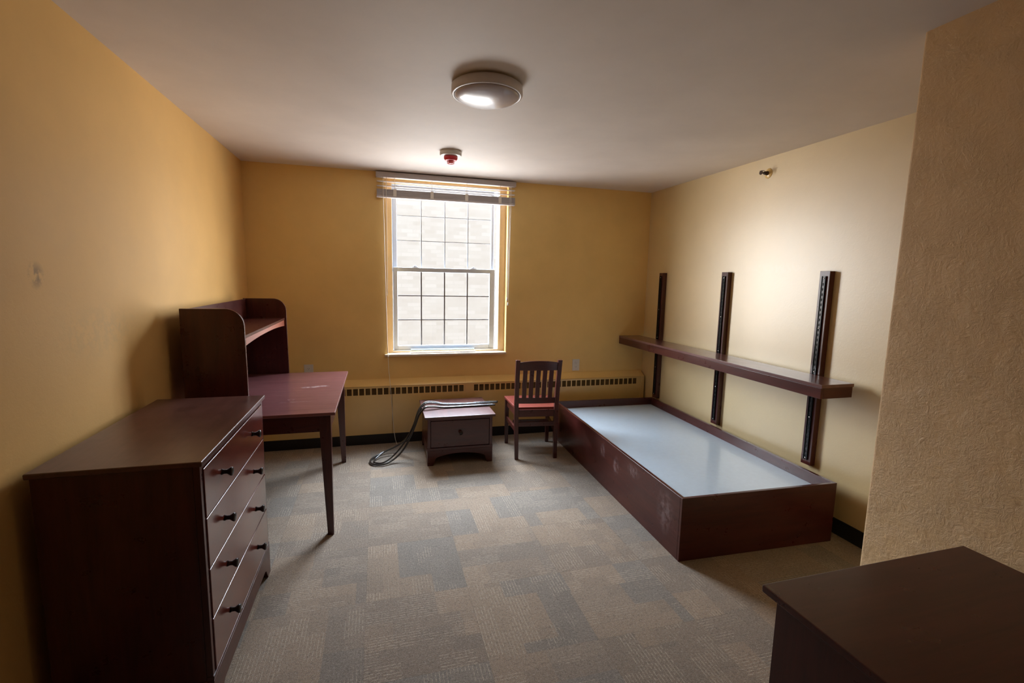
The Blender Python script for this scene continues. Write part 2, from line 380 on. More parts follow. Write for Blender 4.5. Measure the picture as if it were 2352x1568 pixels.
def backwall(bm):
    y0, y1 = D, D + 0.2
    x0, x1, z0, z1 = XL - 0.2, XR + 0.2, -0.1, H + 0.15
    xs = [x0, OX0, OX1, x1]; zs = [z0, OZ0, OZ1, z1]
    F = [[[bm.verts.new((x, y, z)) for x in xs] for z in zs] for y in (y0, y1)]
    for k, f in enumerate(F):
        for i in range(3):
            for j in range(3):
                if i == 1 and j == 1: continue
                bm.faces.new((f[i][j], f[i][j + 1], f[i + 1][j + 1], f[i + 1][j]))
    a, b = F
    ring = [(1, 1), (1, 2), (2, 2), (2, 1)]
    for q in range(4):
        i, j = ring[q]; i2, j2 = ring[(q + 1) % 4]
        bm.faces.new((a[i][j], a[i2][j2], b[i2][j2], b[i][j]))
    ring = [(0, 0), (0, 3), (3, 3), (3, 0)]
    for q in range(4):
        i, j = ring[q]; i2, j2 = ring[(q + 1) % 4]
        bm.faces.new((a[i][j], a[i2][j2], b[i2][j2], b[i][j]))
struct('wall_back', backwall, 'wall')
# the building's own outside face, unseen, sized and darkened to shade the brick opposite
def facade(bm):
    y0, y1 = D + 0.2005, D + 0.25
    a_, b_, c_, d_ = OX0 - 0.01, OX1 + 0.01, OZ0 - 0.01, OZ1 + 0.01
    bx(bm, -20, a_, y0, y1, -9, 16); bx(bm, b_, 21, y0, y1, -9, 16); bx(bm, a_, b_, y0, y1, -9, c_); bx(bm, a_, b_, y0, y1, d_, 16)
struct('wall_outside', facade, 'facade')
# black rubber base along the walls
struct('baseboard_right', B(XR - 0.008, XR, JY, D, 0.0, 0.1), 'base', bevel=0.002)
struct('baseboard_left', B(XL, XL + 0.008, YB, D, 0.0, 0.1), 'base', bevel=0.002)
struct('baseboard_entry', B(JX - 0.008, JX, YB, JY + 0.002, 0.0, 0.1), 'base', bevel=0.002)
struct('baseboard_back', B(XL, XR, YR + 0.004, D, 0.0, 0.0945), 'base', bevel=0.002)
# pale brick wall of the building across the way
struct('wall_across', B(-1.1, 4.1, 10.0, 10.4, -0.3, 3.7), 'brick')
struct('light_block_low', B(-4.2, -1.101, 10.0, 10.4, -1.2, 1.9), 'brick')  # added low wing, unseen, blocks ground light to the near right wall

# ------------------------------------------------------------------ window
win = bpy.data.objects.new('window_1', None); COL.objects.link(win); win['kind'] = 'structure'
win.location = (0.645, D, OZ0)
def wobj(name, fn, m, parent=win, **k):
    def f2(bm):
        fn(bm); bmesh.ops.translate(bm, verts=bm.verts, vec=(-0.645, -D, -OZ0))
    return obj(name, f2, m, parent, **k)
def frame(bm, x0, x1, z0, z1, y0, y1, l, r, t, b):
    bx(bm, x0, x0 + l, y0, y1, z0, z1); bx(bm, x1 - r, x1, y0, y1, z0, z1)
    bx(bm, x0 + l, x1 - r, y0, y1, z1 - t, z1); bx(bm, x0 + l, x1 - r, y0, y1, z0, z0 + b)
Y1 = 4.588
wobj('casing', lambda bm: frame(bm, OX0, OX1, OZ0 + 0.004, OZ1, Y1, Y1 + 0.03, 0.058, 0.062, 0.035, 0.016), 'casing', bevel=0.002)
wobj('window_frame', lambda bm: frame(bm, OX0 + 0.03, OX1 - 0.03, OZ0 + 0.004, OZ1 - 0.01, Y1 + 0.03, D + 0.195, 0.032, 0.034, 0.03, 0.02), 'vinyl', bevel=0.002)
def sash(name, x0, x1, z0, z1, y0, gx0, gx1, gz0, gz1, mxs, mzs, mw, my, mm='muntin'):
    s_ = wobj(name, lambda bm: frame(bm, x0, x1, z0, z1, y0, y0 + 0.032, gx0 - x0, x1 - gx1, z1 - gz1, gz0 - z0), 'vinyl', bevel=0.004)
    def mun(bm):
        for x in mxs: bx(bm, x - mw, x + mw, my - 0.004, my + 0.004, gz0 - 0.003, gz1 + 0.003)
        for z in mzs: bx(bm, gx0 - 0.003, gx1 + 0.003, my - 0.003, my + 0.003, z - mw * 0.75, z + mw * 0.75)
    wobj('muntin_grid', mun, mm, s_)
    wobj('pane', lambda bm: [bm.faces.new([bm.verts.new(p) for p in ((gx0 - 0.005, my + 0.009, gz0 - 0.005), (gx1 + 0.005, my + 0.009, gz0 - 0.005), (gx1 + 0.005, my + 0.009, gz1 + 0.005), (gx0 - 0.005, my + 0.009, gz1 + 0.005))])], 'glass', s_)
    return s_
lo = sash('lower_sash', 0.142, 1.118, 0.842, 1.628, 4.625, 0.181, 1.066, 0.888, 1.588, (0.402, 0.622, 0.845), (1.363, 1.134), 0.0062, 4.640)
upp = sash('upper_sash', 0.140, 1.110, 1.585, 2.38, 4.660, 0.180, 1.084, 1.626, 2.335, (0.407, 0.630, 0.853), (1.878, 2.106), 0.0045, 4.678, 'muntin_glare')
for x in (0.345, 0.905):
    def lock(bm, x=x):
        bx(bm, x - 0.03, x + 0.03, 4.628, 4.655, 1.628, 1.634)
        frustum(bm, (x - 0.02, x + 0.02, 4.630, 4.652), 1.634, (x - 0.006, x + 0.006, 4.636, 4.646), 1.648)
    wobj('sash_lock', lock, 'vinyl', lo, bevel=0.001)
wobj('window_sill', lambda bm: (bx(bm, 0.055, 1.212, 4.480, D + 0.001, 0.806, 0.826), bx(bm, OX0, OX1, D, Y1 + 0.03, 0.808, 0.826)), 'sill', bevel=0.003)
# ------------------------------------------------------------------ window blind, raised
bl = thing('window_blind', 'white slatted blind raised to the top of the window with its cords hanging', 'blind', (0.633, 4.455, 2.42))
def bo(name, fn, m, parent=bl, **k):
    def f2(bm):
        fn(bm); bmesh.ops.translate(bm, verts=bm.verts, vec=(-0.633, -4.455, -2.42))
    return obj(name, f2, m, parent, **k)
bo('head_rail', B(-0.001, 1.271, 4.455, D - 0.001, 2.400, 2.445), 'blind', bevel=0.003)
for k, z in enumerate((2.366, 2.327)):
    bo('slat', B(0.006, 1.262, 4.458, 4.504, z - 0.0015, z + 0.0015), 'blind')
def stack(bm):
    for k in range(12): bx(bm, 0.006, 1.262, 4.456 + 0.001 * (k % 2), 4.504, 2.2435 + k * 0.0047, 2.2435 + k * 0.0047 + 0.003)
bo('slat_stack', stack, 'blind')
bo('bottom_rail', B(0.004, 1.263, 4.454, 4.506, 2.229, 2.243), 'blind', bevel=0.002)
for x in (0.16, 0.485, 0.80, 1.115):
    bo('ladder_tape', lambda bm, x=x: (bx(bm, x - 0.014, x + 0.014, 4.4535, 4.4555, 2.240, 2.302), bx(bm, x - 0.0012, x + 0.0012, 4.4535, 4.455, 2.302, 2.40), bx(bm, x - 0.0012, x + 0.0012, 4.504, 4.5055, 2.25, 2.40)), 'cord')
bo('lift_cord', lambda bm: tube(bm, catmull([(0.060, 4.450, 2.40), (0.060, 4.450, 2.22), (0.066, 4.448, 1.8), (0.075, 4.452, 1.2), (0.083, 4.470, 0.84), (0.088, 4.462, 0.70), (0.094, 4.448, 0.62), (0.100, 4.412, 0.545), (0.112, 4.412, 0.35), (0.128, 4.408, 0.12), (0.150, 4.36, 0.012), (0.19, 4.33, 0.006)], 6), 0.0024, 6), 'cord', smooth=True)
bo('tilt_cord', lambda bm: tube(bm, [Vector((0.087, 4.452, 2.40)), Vector((0.088, 4.450, 1.9)), Vector((0.086, 4.452, 1.37))], 0.0022, 6), 'cord', smooth=True)
for dx in (0, 0.012):
    bo('lift_cord', lambda bm, dx=dx: tube(bm, [Vector((1.212 + dx, 4.450, 2.40)), Vector((1.206 + dx * 0.8, 4.450, 1.8)), Vector((1.204 + dx * 0.6, 4.450, 1.36 - dx * 3))], 0.0018, 6), 'cord', smooth=True)
bo('tassel', lambda bm: lathe(bm, [(0, 0.03), (0.004, 0.028), (0.008, 0), (0, -0.002)], c=(1.200, 4.450, 1.335), seg=12), 'cord', smooth=True)
bo('tassel', lambda bm: lathe(bm, [(0, 0.03), (0.004, 0.028), (0.008, 0), (0, -0.002)], c=(1.210, 4.450, 1.288), seg=12), 'cord', smooth=True)
for i, (z, y, tx, m_, lb) in enumerate(((0.8265, 4.530, 0, 'blind', 'loose white blind slat lying flat on the window sill'), (0.8425, 4.603, 0, 'slat', 'loose bluish blind slat lying right against the lower window frame'))):
    def sl(bm, i=i, z=z, y=y):
        if i == 0: bx(bm, 0, 0.625, -0.012, 0.012, 0, 0.012)
        else: bx(bm, 0, 0.615, -0.010, 0.010, 0, 0.015)
    o = obj('blind_slat', sl, m_, None, bevel=0.001, loc=(0.288 + 0.01 * i, y - 0.0, z), rotz=R(-0.3))
    tag(o, lb, 'slat')

# ------------------------------------------------------------------ radiator cover under the window
rc = thing('radiator_cover', 'long yellow metal radiator cover with louvred grilles under the window', 'radiator', (0.8, YR, 0.0))
def ro(name, fn, m, parent=rc, **k):
    def f2(bm):
        fn(bm); bmesh.ops.translate(bm, verts=bm.verts, vec=(-0.8, -YR, 0))
    return obj(name, f2, m, parent, **k)
ZF, ZBK, ZB = 0.545, 0.596, 0.0955
def grille_cells():
    c = []; n = 33
    c += [(-0.975 + i * 0.0535, -0.975 + i * 0.0535 + 0.0415) for i in range(33)]
    c += [(0.880 + i * 0.0535, 0.880 + i * 0.0535 + 0.0415) for i in range(33)]
    return c
CE = grille_cells(); G0, G1 = 0.466, 0.527
def cover(bm):
    xe = 2.722
    y0, y1 = YR, D - 0.002
    # front sheet with a hole for every grille cell
    bx(bm, XL + 0.012, xe, y0, y0 + 0.003, ZB, G0); 
    bx(bm, XL + 0.012, xe, y0, y0 + 0.003, G1, ZF)
    last = XL + 0.012
    for a_, b_ in CE: bx(bm, last, a_, y0, y0 + 0.003, G0, G1); last = b_
    bx(bm, last, xe, y0, y0 + 0.003, G0, G1)
    # sloping top
    prism(bm, [(y0, ZF - 0.003), (y1, ZBK - 0.003), (y1, ZBK), (y0, ZF)], 'x', XL + 0.012, xe)
    bx(bm, xe - 0.003, xe, y0, y1, ZB, ZF - 0.002)
ro('cover_panel', cover, 'rad')
def louv(bm, cells):
    bx(bm, cells[0][0] - 0.004, cells[-1][1] + 0.004, YR + 0.0125, YR + 0.0135, G0 - 0.004, G1 + 0.004)
    for a_, b_ in cells:
        for k in range(7):
            z = G0 + 0.002 + k * 0.0088
            prism(bm, [(YR + 0.004, z), (YR + 0.011, z + 0.0055), (YR + 0.012, z + 0.0045), (YR + 0.005, z - 0.0005)], 'x', a_ + 0.0005, b_ - 0.0005)
ro('grille_louvres', lambda bm: louv(bm, CE[:33]), 'louvre'); ro('grille_louvres', lambda bm: louv(bm, CE[33:]), 'louvre')
ro('grille_backing', B(XL + 0.02, 2.71, YR + 0.03, YR + 0.035, 0.40, ZF - 0.01), 'dark')
ro('joint_cover', lambda bm: prism(bm, [(YR - 0.003, ZB), (YR, ZB), (YR, ZF), (D - 0.003, ZBK), (D - 0.003, ZBK + 0.003), (YR - 0.003, ZF + 0.003)], 'x', 0.80, 0.866), 'rad', bevel=0.001)
ro('end_cap', lambda bm: prism(bm, [(YR - 0.003, ZB), (D - 0.003, ZB), (D - 0.003, ZBK + 0.002), (YR - 0.003, ZF + 0.002)], 'x', 2.685, 2.726), 'rad', bevel=0.001)
for x in (0.115,):
    ro('panel_seam', B(x - 0.0015, x + 0.0015, YR - 0.0012, YR, ZB, G0), 'louvre')

# ------------------------------------------------------------------ outlets
def outlet(x0, x1, z0, z1, label):
    cx, cz = (x0 + x1) / 2, (z0 + z1) / 2; hw, hh = (x1 - x0) / 2, (z1 - z0) / 2
    t = thing('wall_outlet', label, 'outlet', (cx, D, cz), group=None)
    obj('cover_plate', B(-hw, hw, -0.006, -0.0005, -hh, hh), 'plastic', t, bevel=0.002)
    for s_ in (-1, 1):
        sk = obj('socket', lambda bm, s_=s_: lathe(bm, [(0.0, -0.0075), (0.016, -0.0075), (0.017, -0.006)], 'y', (0, 0, s_ * 0.020), 24), 'plastic', t)
        obj('slots', lambda bm, s_=s_: (bx(bm, -0.007, -0.005, -0.0078, -0.0074, s_ * 0.02, s_ * 0.02 + 0.008), bx(bm, 0.005, 0.007, -0.0078, -0.0074, s_ * 0.02, s_ * 0.02 + 0.008), bx(bm, -0.002, 0.002, -0.0078, -0.0074, s_ * 0.02 - 0.009, s_ * 0.02 - 0.005)), 'dark', sk)
outlet(1.930, 2.008, 0.612, 0.732, 'white wall outlet above the radiator cover right of the chair')
outlet(-0.640, -0.562, 0.630, 0.748, 'grey white wall outlet just above the far edge of the desk')

# ------------------------------------------------------------------ four-drawer dresser on the left
cx0, cx1, cy0, cy1, ch = -1.016, -0.5512, 1.6743, 2.5772, 0.939
def dresser():
    t = thing('dresser', 'tall dark mahogany dresser with four drawers against the left wall', 'dresser', ((cx0 + cx1) / 2, (cy0 + cy1) / 2, 0))
    hx, hy = (cx1 - cx0) / 2, (cy1 - cy0) / 2
    obj('top', B(-hx, hx, -hy, hy, ch - 0.018, ch), 'chesttop', t, bevel=0.004, seg=3)
    fx, by = hx - 0.012, hy - 0.016     # front plane, half length of the body
    lx = -hx + 0.006
    th = 0.019
    obj('side_panel', B(lx, fx - 0.0205, -by, -by + th, 0.15, ch - 0.018), 'wz', t, bevel=0.001)
    obj('side_panel', B(lx, fx - 0.0205, by - th, by, 0.15, ch - 0.018), 'wz', t, bevel=0.001)
    obj('back_panel', B(lx, lx + 0.006, -by + th, by - th, 0.10, ch - 0.018), 'wz', t)
    obj('face_frame', lambda bm: (bx(bm, fx - 0.02, fx, -by, -by + 0.022, 0.160, ch - 0.018), bx(bm, fx - 0.02, fx, by - 0.022, by, 0.160, ch - 0.018),
                                  bx(bm, fx - 0.02, fx, -by + 0.022, by - 0.022, ch - 0.036, ch - 0.018), bx(bm, fx - 0.02, fx + 0.003, -by - 0.002, by + 0.002, 0.1505, 0.1655)), 'wz', t, bevel=0.0015)
    obj('carcass', lambda bm: [bx(bm, lx + 0.01, fx - 0.025, -by + th, by - th, z - 0.004, z + 0.004) for z in (0.36, 0.545, 0.727)], 'wy', t)
    px = fx + 0.003
    def plinth(bm):
        pts = [(-by - 0.003, 0), (-by + 0.052, 0), (-by + 0.085, 0.052), (-by + 0.11, 0.064), (by - 0.11, 0.064), (by - 0.085, 0.052), (by - 0.052, 0), (by + 0.003, 0), (by + 0.003, 0.150), (-by - 0.003, 0.150)]
        prism(bm, pts, 'x', px - 0.02, px)
    obj('plinth', plinth, 'wy', t, bevel=0.002)
    for s_ in (-1, 1):
        def sp(bm, s_=s_):
            x0, x1 = lx, px - 0.02
            pts = [(x0, 0), (x0 + 0.05, 0), (x0 + 0.08, 0.05), (x1 - 0.08, 0.05), (x1 - 0.05, 0), (x1, 0), (x1, 0.150), (x0, 0.150)]
            a_, b_ = (-by - 0.003, -by + 0.017) if s_ < 0 else (by - 0.017, by + 0.003)
            prism(bm, pts, 'y', a_, b_)
        obj('side_plinth', sp, 'wy', t, bevel=0.002)
    zs = (0.167, 0.362, 0.545, 0.727, 0.902)
    for a_, b_ in zip(zs, zs[1:]):
        dr = obj('drawer', B(fx - 0.016, fx + 0.004, -by + 0.0245, by - 0.0245, a_ + 0.002, b_ - 0.0025), 'gloss', t, bevel=0.0028, seg=3)
        obj('drawer_box', lambda bm: bx(bm, lx + 0.02, fx - 0.0165, -by + 0.04, by - 0.04, a_ + 0.02, b_ - 0.03), 'wy', dr)
        for y in (-0.232, 0.208):
            obj('knob', lambda bm, y=y: lathe(bm, [(0, 0.0), (0.011, 0.0), (0.008, 0.007), (0.0085, 0.017), (0.015, 0.026), (0.017, 0.031), (0.015, 0.035), (0, 0.036)], 'x', (fx + 0.0045, y, (a_ + b_) / 2 + 0.002), 20), 'knob', dr, smooth=True)
    return t
dresser()

# ------------------------------------------------------------------ desk
DX0, DX1, DY0, DY1 = -1.035, -0.245, 2.8335, 4.083
def desk():
    mxx, myy = (DX0 + DX1) / 2, (DY0 + DY1) / 2
    t = thing('desk', 'mahogany writing desk with tapered legs and a worn pinkish top', 'desk', (mxx, myy, 0))
    hx, hy = (DX1 - DX0) / 2, (DY1 - DY0) / 2
    def top(bm):
        prism(bm, [(-hx, 0.742), (-hx, 0.76), (hx, 0.76), (hx, 0.751), (hx - 0.008, 0.742)], 'y', -hy, hy)
    # marks in this material are given round the middle of the top
    o = obj('desktop', lambda bm: bx(bm, -hx, hx, -hy, hy, -0.018, 0.0), 'desktop', t, bevel=0.003); o.location = (0, 0, 0.76)
    ix, iy = hx - 0.028, hy - 0.028
    for sx_ in (-1, 1):
        for sy_ in (-1, 1):
            def leg(bm, sx_=sx_, sy_=sy_):
                w1, w0 = 0.062, 0.034
                def rr(w_): return tuple(sorted((sx_ * ix, sx_ * (ix - w_)))) + tuple(sorted((sy_ * iy, sy_ * (iy - w_))))
                loft(bm, [(*rr(w0), 0.0), (*rr(w1), 0.63), (*rr(w1), 0.7415)])
            obj('leg', leg, 'wz', t, bevel=0.002)
    for s_ in (-1, 1):
        a_, b_ = sorted((s_ * (iy - 0.004), s_ * (iy - 0.022)))
        obj('apron', B(-ix + 0.06, ix - 0.06, a_, b_, 0.640, 0.742), 'wx', t, bevel=0.001)
        a_, b_ = sorted((s_ * (ix - 0.004), s_ * (ix - 0.022)))
        obj('apron', B(a_, b_, -iy + 0.06, iy - 0.06, 0.640, 0.742), 'wy', t, bevel=0.001)
desk()
# ------------------------------------------------------------------ hutch on the desk
def hutch():
    t = thing('desk_hutch', 'dark wooden hutch with rounded side panels standing on the desk', 'hutch', (-0.845, 3.46, 0.76))
    x0, x1 = -0.992 + 0.845, -0.692 + 0.845; y0, y1 = 2.838 - 3.46, 4.086 - 3.46; h = 0.592
    r = 0.092
    prof = [(x0, 0.0005), (x1 + 0.004, 0.0005), (x1, h - r)] + [(x1 - r + r * math.cos(k * PI / 20), h - r + r * math.sin(k * PI / 20)) for k in range(1, 11)] + [(x0, h)]
    for a_, b_ in ((y0, y0 + 0.019), (y1 - 0.019, y1)):
        obj('side_panel', lambda bm, a_=a_, b_=b_: prism(bm, prof, 'y', a_, b_), 'wz', t, bevel=0.002)
    obj('back_panel', B(x0 + 0.012, x0 + 0.020, y0 + 0.019, y1 - 0.019, 0.03, h - 0.004), 'wy', t)
    obj('shelf', B(x0 + 0.021, x1 - 0.012, y0 + 0.0195, y1 - 0.0195, 0.425, 0.442), 'wx', t, bevel=0.002)
    def rail(bm):
        n = 20; ya, yb = y0 + 0.0195, y1 - 0.0195
        lowp = [(ya + (yb - ya) * k / n, 0.398 - 0.020 * abs(2 * k / n - 1) ** 2.2) for k in range(n + 1)]
        prism(bm, lowp + [(yb, 0.4245), (ya, 0.4245)], 'x', x1 - 0.034, x1 - 0.016)
    obj('shelf_rail', rail, 'orange', t)
hutch()

# ------------------------------------------------------------------ nightstand
def nightstand():
    w_, d_, h_ = 0.588, 0.585, 0.4157
    t = thing('nightstand', 'low mahogany nightstand with one drawer in front of the radiator cover', 'nightstand', (0.3515, 3.7774, 0), -0.0088)
    obj('top', B(0, w_, 0, d_, h_ - 0.02, h_), 'chesttop', t, bevel=0.003)
    a_, b_ = 0.024, w_ - 0.024; f0 = 0.016; bk = d_ - 0.012
    obj('side_panel', B(a_, a_ + 0.019, f0 + 0.0205, bk, 0.130, h_ - 0.02), 'wz', t, bevel=0.001)
    obj('side_panel', B(b_ - 0.019, b_, f0 + 0.0205, bk, 0.130, h_ - 0.02), 'wz', t, bevel=0.001)
    obj('back_panel', B(a_ + 0.019, b_ - 0.019, bk - 0.006, bk, 0.08, h_ - 0.02), 'wz', t)
    obj('face_frame', lambda bm: (bx(bm, a_, a_ + 0.024, f0, f0 + 0.02, 0.130, h_ - 0.02), bx(bm, b_ - 0.024, b_, f0, f0 + 0.02, 0.130, h_ - 0.02),
                                  bx(bm, a_ + 0.024, b_ - 0.024, f0, f0 + 0.02, h_ - 0.036, h_ - 0.02), bx(bm, a_ - 0.003, b_ + 0.003, f0 - 0.005, f0 + 0.02, 0.128, 0.1495)), 'wx', t, bevel=0.0015)
    dr = obj('drawer', B(a_ + 0.027, b_ - 0.027, f0 - 0.001, f0 + 0.018, 0.153, h_ - 0.039), 'wx', t, bevel=0.003)
    obj('knob', lambda bm: lathe(bm, [(0, 0.0), (0.009, 0.0), (0.0065, -0.006), (0.0065, -0.014), (0.015, -0.021), (0.0165, -0.025), (0.015, -0.029), (0, -0.030)], 'y', (w_ / 2, f0 - 0.001, 0.272), 20), 'knob', dr, smooth=True)
    n = 12
    arch = [(a_ + 0.065 + (b_ - a_ - 0.13) * k / n, 0.062 + 0.035 * math.sin(PI * k / n) ** 0.7) for k in range(n + 1)]
    obj('plinth', lambda bm: prism(bm, [(a_ - 0.002, 0), (a_ + 0.045, 0)] + arch + [(b_ - 0.045, 0), (b_ + 0.002, 0), (b_ + 0.002, 0.1275), (a_ - 0.002, 0.1275)], 'y', f0 - 0.003, f0 + 0.017), 'wx', t, bevel=0.002)
    for (p, q) in ((a_ - 0.002, a_ + 0.017), (b_ - 0.017, b_ + 0.002)):
        obj('side_plinth', lambda bm, p=p, q=q: prism(bm, [(f0 + 0.0175, 0), (f0 + 0.05, 0), (f0 + 0.08, 0.06), (bk - 0.08, 0.06), (bk - 0.05, 0), (bk, 0), (bk, 0.1275), (f0 + 0.0175, 0.1275)], 'x', p, q), 'wx', t, bevel=0.002)
nightstand()

# ------------------------------------------------------------------ black rubber strips draped over the nightstand
def strip(name, pts, label, w_, h_):
    sect = [(w_ / 2 * math.cos(2 * PI * k / 14), h_ / 2 * math.sin(2 * PI * k / 14)) for k in range(14)]
    o = obj(name, lambda bm: tube(bm, [Vector(p) - Vector(pts[0]) for p in catmull(pts, 10)], 0.01, sect=sect), 'rubber', None, loc=pts[0], smooth=True)
    return tag(o, label, 'strip')
zt = 0.4157 + 0.008
strip('rubber_strip', [(1.045, 4.128, zt + 0.004), (0.90, 4.132, zt + 0.002), (0.72, 4.130, zt), (0.56, 4.150, zt + 0.002), (0.46, 4.165, zt + 0.018), (0.385, 4.155, zt + 0.016), (0.330, 4.12, 0.385), (0.290, 4.09, 0.28), (0.230, 4.11, 0.15), (0.14, 4.17, 0.060), (0.03, 4.14, 0.022), (-0.055, 4.05, 0.013), (-0.080, 3.97, 0.012), (-0.055, 3.90, 0.012), (0.02, 3.875, 0.014),
                      (0.11, 3.92, 0.035), (0.19, 3.955, 0.10), (0.25, 3.975, 0.20), (0.292, 3.985, 0.30), (0.325, 3.990, 0.385), (0.375, 4.000, zt + 0.014), (0.44, 4.015, zt + 0.016), (0.55, 4.025, zt + 0.001), (0.72, 4.028, zt), (0.90, 4.028, zt + 0.001), (0.995, 4.022, zt + 0.003)],
      'outer black rubber strip folded over the nightstand with the larger loop on the carpet', 0.016, 0.016)
strip('rubber_strip', [(1.035, 4.104, zt + 0.003), (0.90, 4.108, zt + 0.001), (0.72, 4.106, zt), (0.56, 4.124, zt + 0.002), (0.46, 4.137, zt + 0.016), (0.388, 4.127, zt + 0.014), (0.334, 4.095, 0.380), (0.300, 4.065, 0.29), (0.247, 4.075, 0.17), (0.16, 4.12, 0.085), (0.04, 4.095, 0.042), (-0.030, 4.02, 0.020), (-0.050, 3.965, 0.013), (-0.035, 3.925, 0.013), (0.02, 3.905, 0.017),
                      (0.095, 3.945, 0.045), (0.175, 3.975, 0.12), (0.238, 4.000, 0.21), (0.285, 4.008, 0.30), (0.325, 4.015, 0.38), (0.375, 4.024, zt + 0.012), (0.44, 4.038, zt + 0.014), (0.55, 4.048, zt + 0.001), (0.72, 4.050, zt), (0.90, 4.050, zt + 0.001), (0.985, 4.045, zt + 0.003)],
      'inner black rubber strip folded double between the runs of the outer one on the nightstand', 0.013, 0.013)

# ------------------------------------------------------------------ chair
def chair():
    bl_, fl_ = Vector((1.130, 3.790)), Vector((1.158, 4.175))
    t = thing('wooden_chair', 'wooden slat-back chair with a red seat turned towards the radiator cover', 'chair', (1.325, 3.985, 0), R(-6.5))
    # local frame: +y is where the sitter looks (towards the window)
    bw_, fw_ = 0.170, 0.196      # half widths of the back and front posts
    yb, yf = -0.195, 0.205
    def post(s_):
        def f(bm):
            sec = [(0.0, -0.028), (0.30, -0.002), (0.46, 0.0), (0.66, -0.022), (0.872, -0.062)]
            L_ = []
            for z0, o0 in sec:
                w0 = 0.018 if z0 > 0.1 else 0.0155; xo = s_ * (bw_ + 0.010 * z0 / 0.87)
                L_.append((xo - w0, xo + w0, yb + o0 - w0, yb + o0 + w0, z0))
            loft(bm, L_)
        return f
    for s_ in (-1, 1):
        obj('rear_leg', post(s_), 'wz', t, bevel=0.002)
        obj('front_leg', lambda bm, s_=s_: frustum(bm, (s_ * fw_ - 0.015, s_ * fw_ + 0.015, yf - 0.02, yf + 0.01), 0, (s_ * fw_ - 0.019, s_ * fw_ + 0.019, yf - 0.028, yf + 0.010), 0.424), 'wz', t, bevel=0.002)
        def sstr(bm, s_=s_):
            pa, pb = (s_ * bw_, yb + 0.016), (s_ * fw_, yf - 0.02)
            prism(bm, [(pa[0] - 0.009, pa[1]), (pa[0] + 0.009, pa[1]), (pb[0] + 0.009, pb[1]), (pb[0] - 0.009, pb[1])], 'z', 0.225, 0.265)
        obj('side_stretcher', sstr, 'wy', t, bevel=0.002)
        def sap(bm, s_=s_):
            pa, pb = (s_ * (bw_ - 0.002), yb + 0.016), (s_ * (fw_ - 0.004), yf - 0.02)
            prism(bm, [(pa[0] - 0.009, pa[1]), (pa[0] + 0.009, pa[1]), (pb[0] + 0.009, pb[1]), (pb[0] - 0.009, pb[1])], 'z', 0.365, 0.424)
        obj('side_apron', sap, 'wy', t, bevel=0.001)
    obj('rear_apron', B(-bw_ + 0.016, bw_ - 0.016, yb - 0.010, yb + 0.010, 0.368, 0.430), 'wx', t, bevel=0.001)
    obj('front_apron', B(-fw_ + 0.02, fw_ - 0.02, yf - 0.020, yf - 0.002, 0.365, 0.424), 'wx', t, bevel=0.001)
    obj('cross_stretcher', B(-bw_ + 0.006, bw_ - 0.006, 0.030, 0.050, 0.232, 0.272), 'wx', t, bevel=0.002)
    obj('rear_stretcher', B(-bw_ + 0.014, bw_ - 0.014, yb - 0.018, yb + 0.0, 0.285, 0.325), 'wx', t, bevel=0.002)
    def seat(bm):
        nx, ny = 14, 12; top = []; bot = []
        for j in range(ny + 1):
            v_ = j / ny; y = yb + 0.018 + (yf + 0.032 - yb - 0.018) * v_; hw = bw_ + 0.006 + (fw_ + 0.022 - bw_ - 0.006) * v_
            rt_, rb_ = [], []
            for i in range(nx + 1):
                u_ = 2 * i / nx - 1; yy = y + (0.012 * (1 - u_ * u_) if j == ny else 0)
                dip = 0.012 * (1 - u_ ** 4) * math.sin(PI * min(1, v_ * 1.15)) ** 0.8 if v_ < 0.87 else 0
                rt_.append(bm.verts.new((u_ * hw, yy, 0.446 - dip))); rb_.append(bm.verts.new((u_ * hw, yy, 0.4245)))
            top.append(rt_); bot.append(rb_)
        for j in range(ny):
            for i in range(nx):
                bm.faces.new((top[j][i], top[j][i + 1], top[j + 1][i + 1], top[j + 1][i])); bm.faces.new((bot[j][i], bot[j + 1][i], bot[j + 1][i + 1], bot[j][i + 1]))
        for i in range(nx):
            bm.faces.new((top[0][i], bot[0][i], bot[0][i + 1], top[0][i + 1])); bm.faces.new((top[ny][i], top[ny][i + 1], bot[ny][i + 1], bot[ny][i]))
        for j in range(ny):
            bm.faces.new((top[j][0], top[j + 1][0], bot[j + 1][0], bot[j][0])); bm.faces.new((top[j][nx], bot[j][nx], bot[j + 1][nx], top[j + 1][nx]))
    obj('seat', seat, 'seat', t, bevel=0.003)
    def lean(z): return yb + (0.0 if z < 0.46 else -0.062 * ((z - 0.46) / 0.412) ** 1.4)
    def bent(bm, z0, z1, th, hw, arc, crown=0.0):
        n = 12; A = []
        for k in range(n + 1):
            u_ = 2 * k / n - 1; x = u_ * hw; dy = -arc * (1 - u_ * u_); zc = crown * (1 - u_ * u_)
            A.append([bm.verts.new((x, lean(z) + dy + o_, z + (zc if z == z1 else 0))) for z, o_ in ((z0, -th), (z0, th), (z1, th), (z1, -th))])
        for p, q in zip(A, A[1:]):
            for i in range(4): bm.faces.new((p[i], q[i], q[(i + 1) % 4], p[(i + 1) % 4]))
        bm.faces.new(A[0][::-1]); bm.faces.new(A[-1])
    obj('top_rail', lambda bm: bent(bm, 0.782, 0.852, 0.009, bw_ - 0.008, 0.012, 0.014), 'wx', t, bevel=0.002)
    obj('lower_rail', lambda bm: bent(bm, 0.486, 0.538, 0.009, bw_ - 0.008, 0.008), 'wx', t, bevel=0.002)
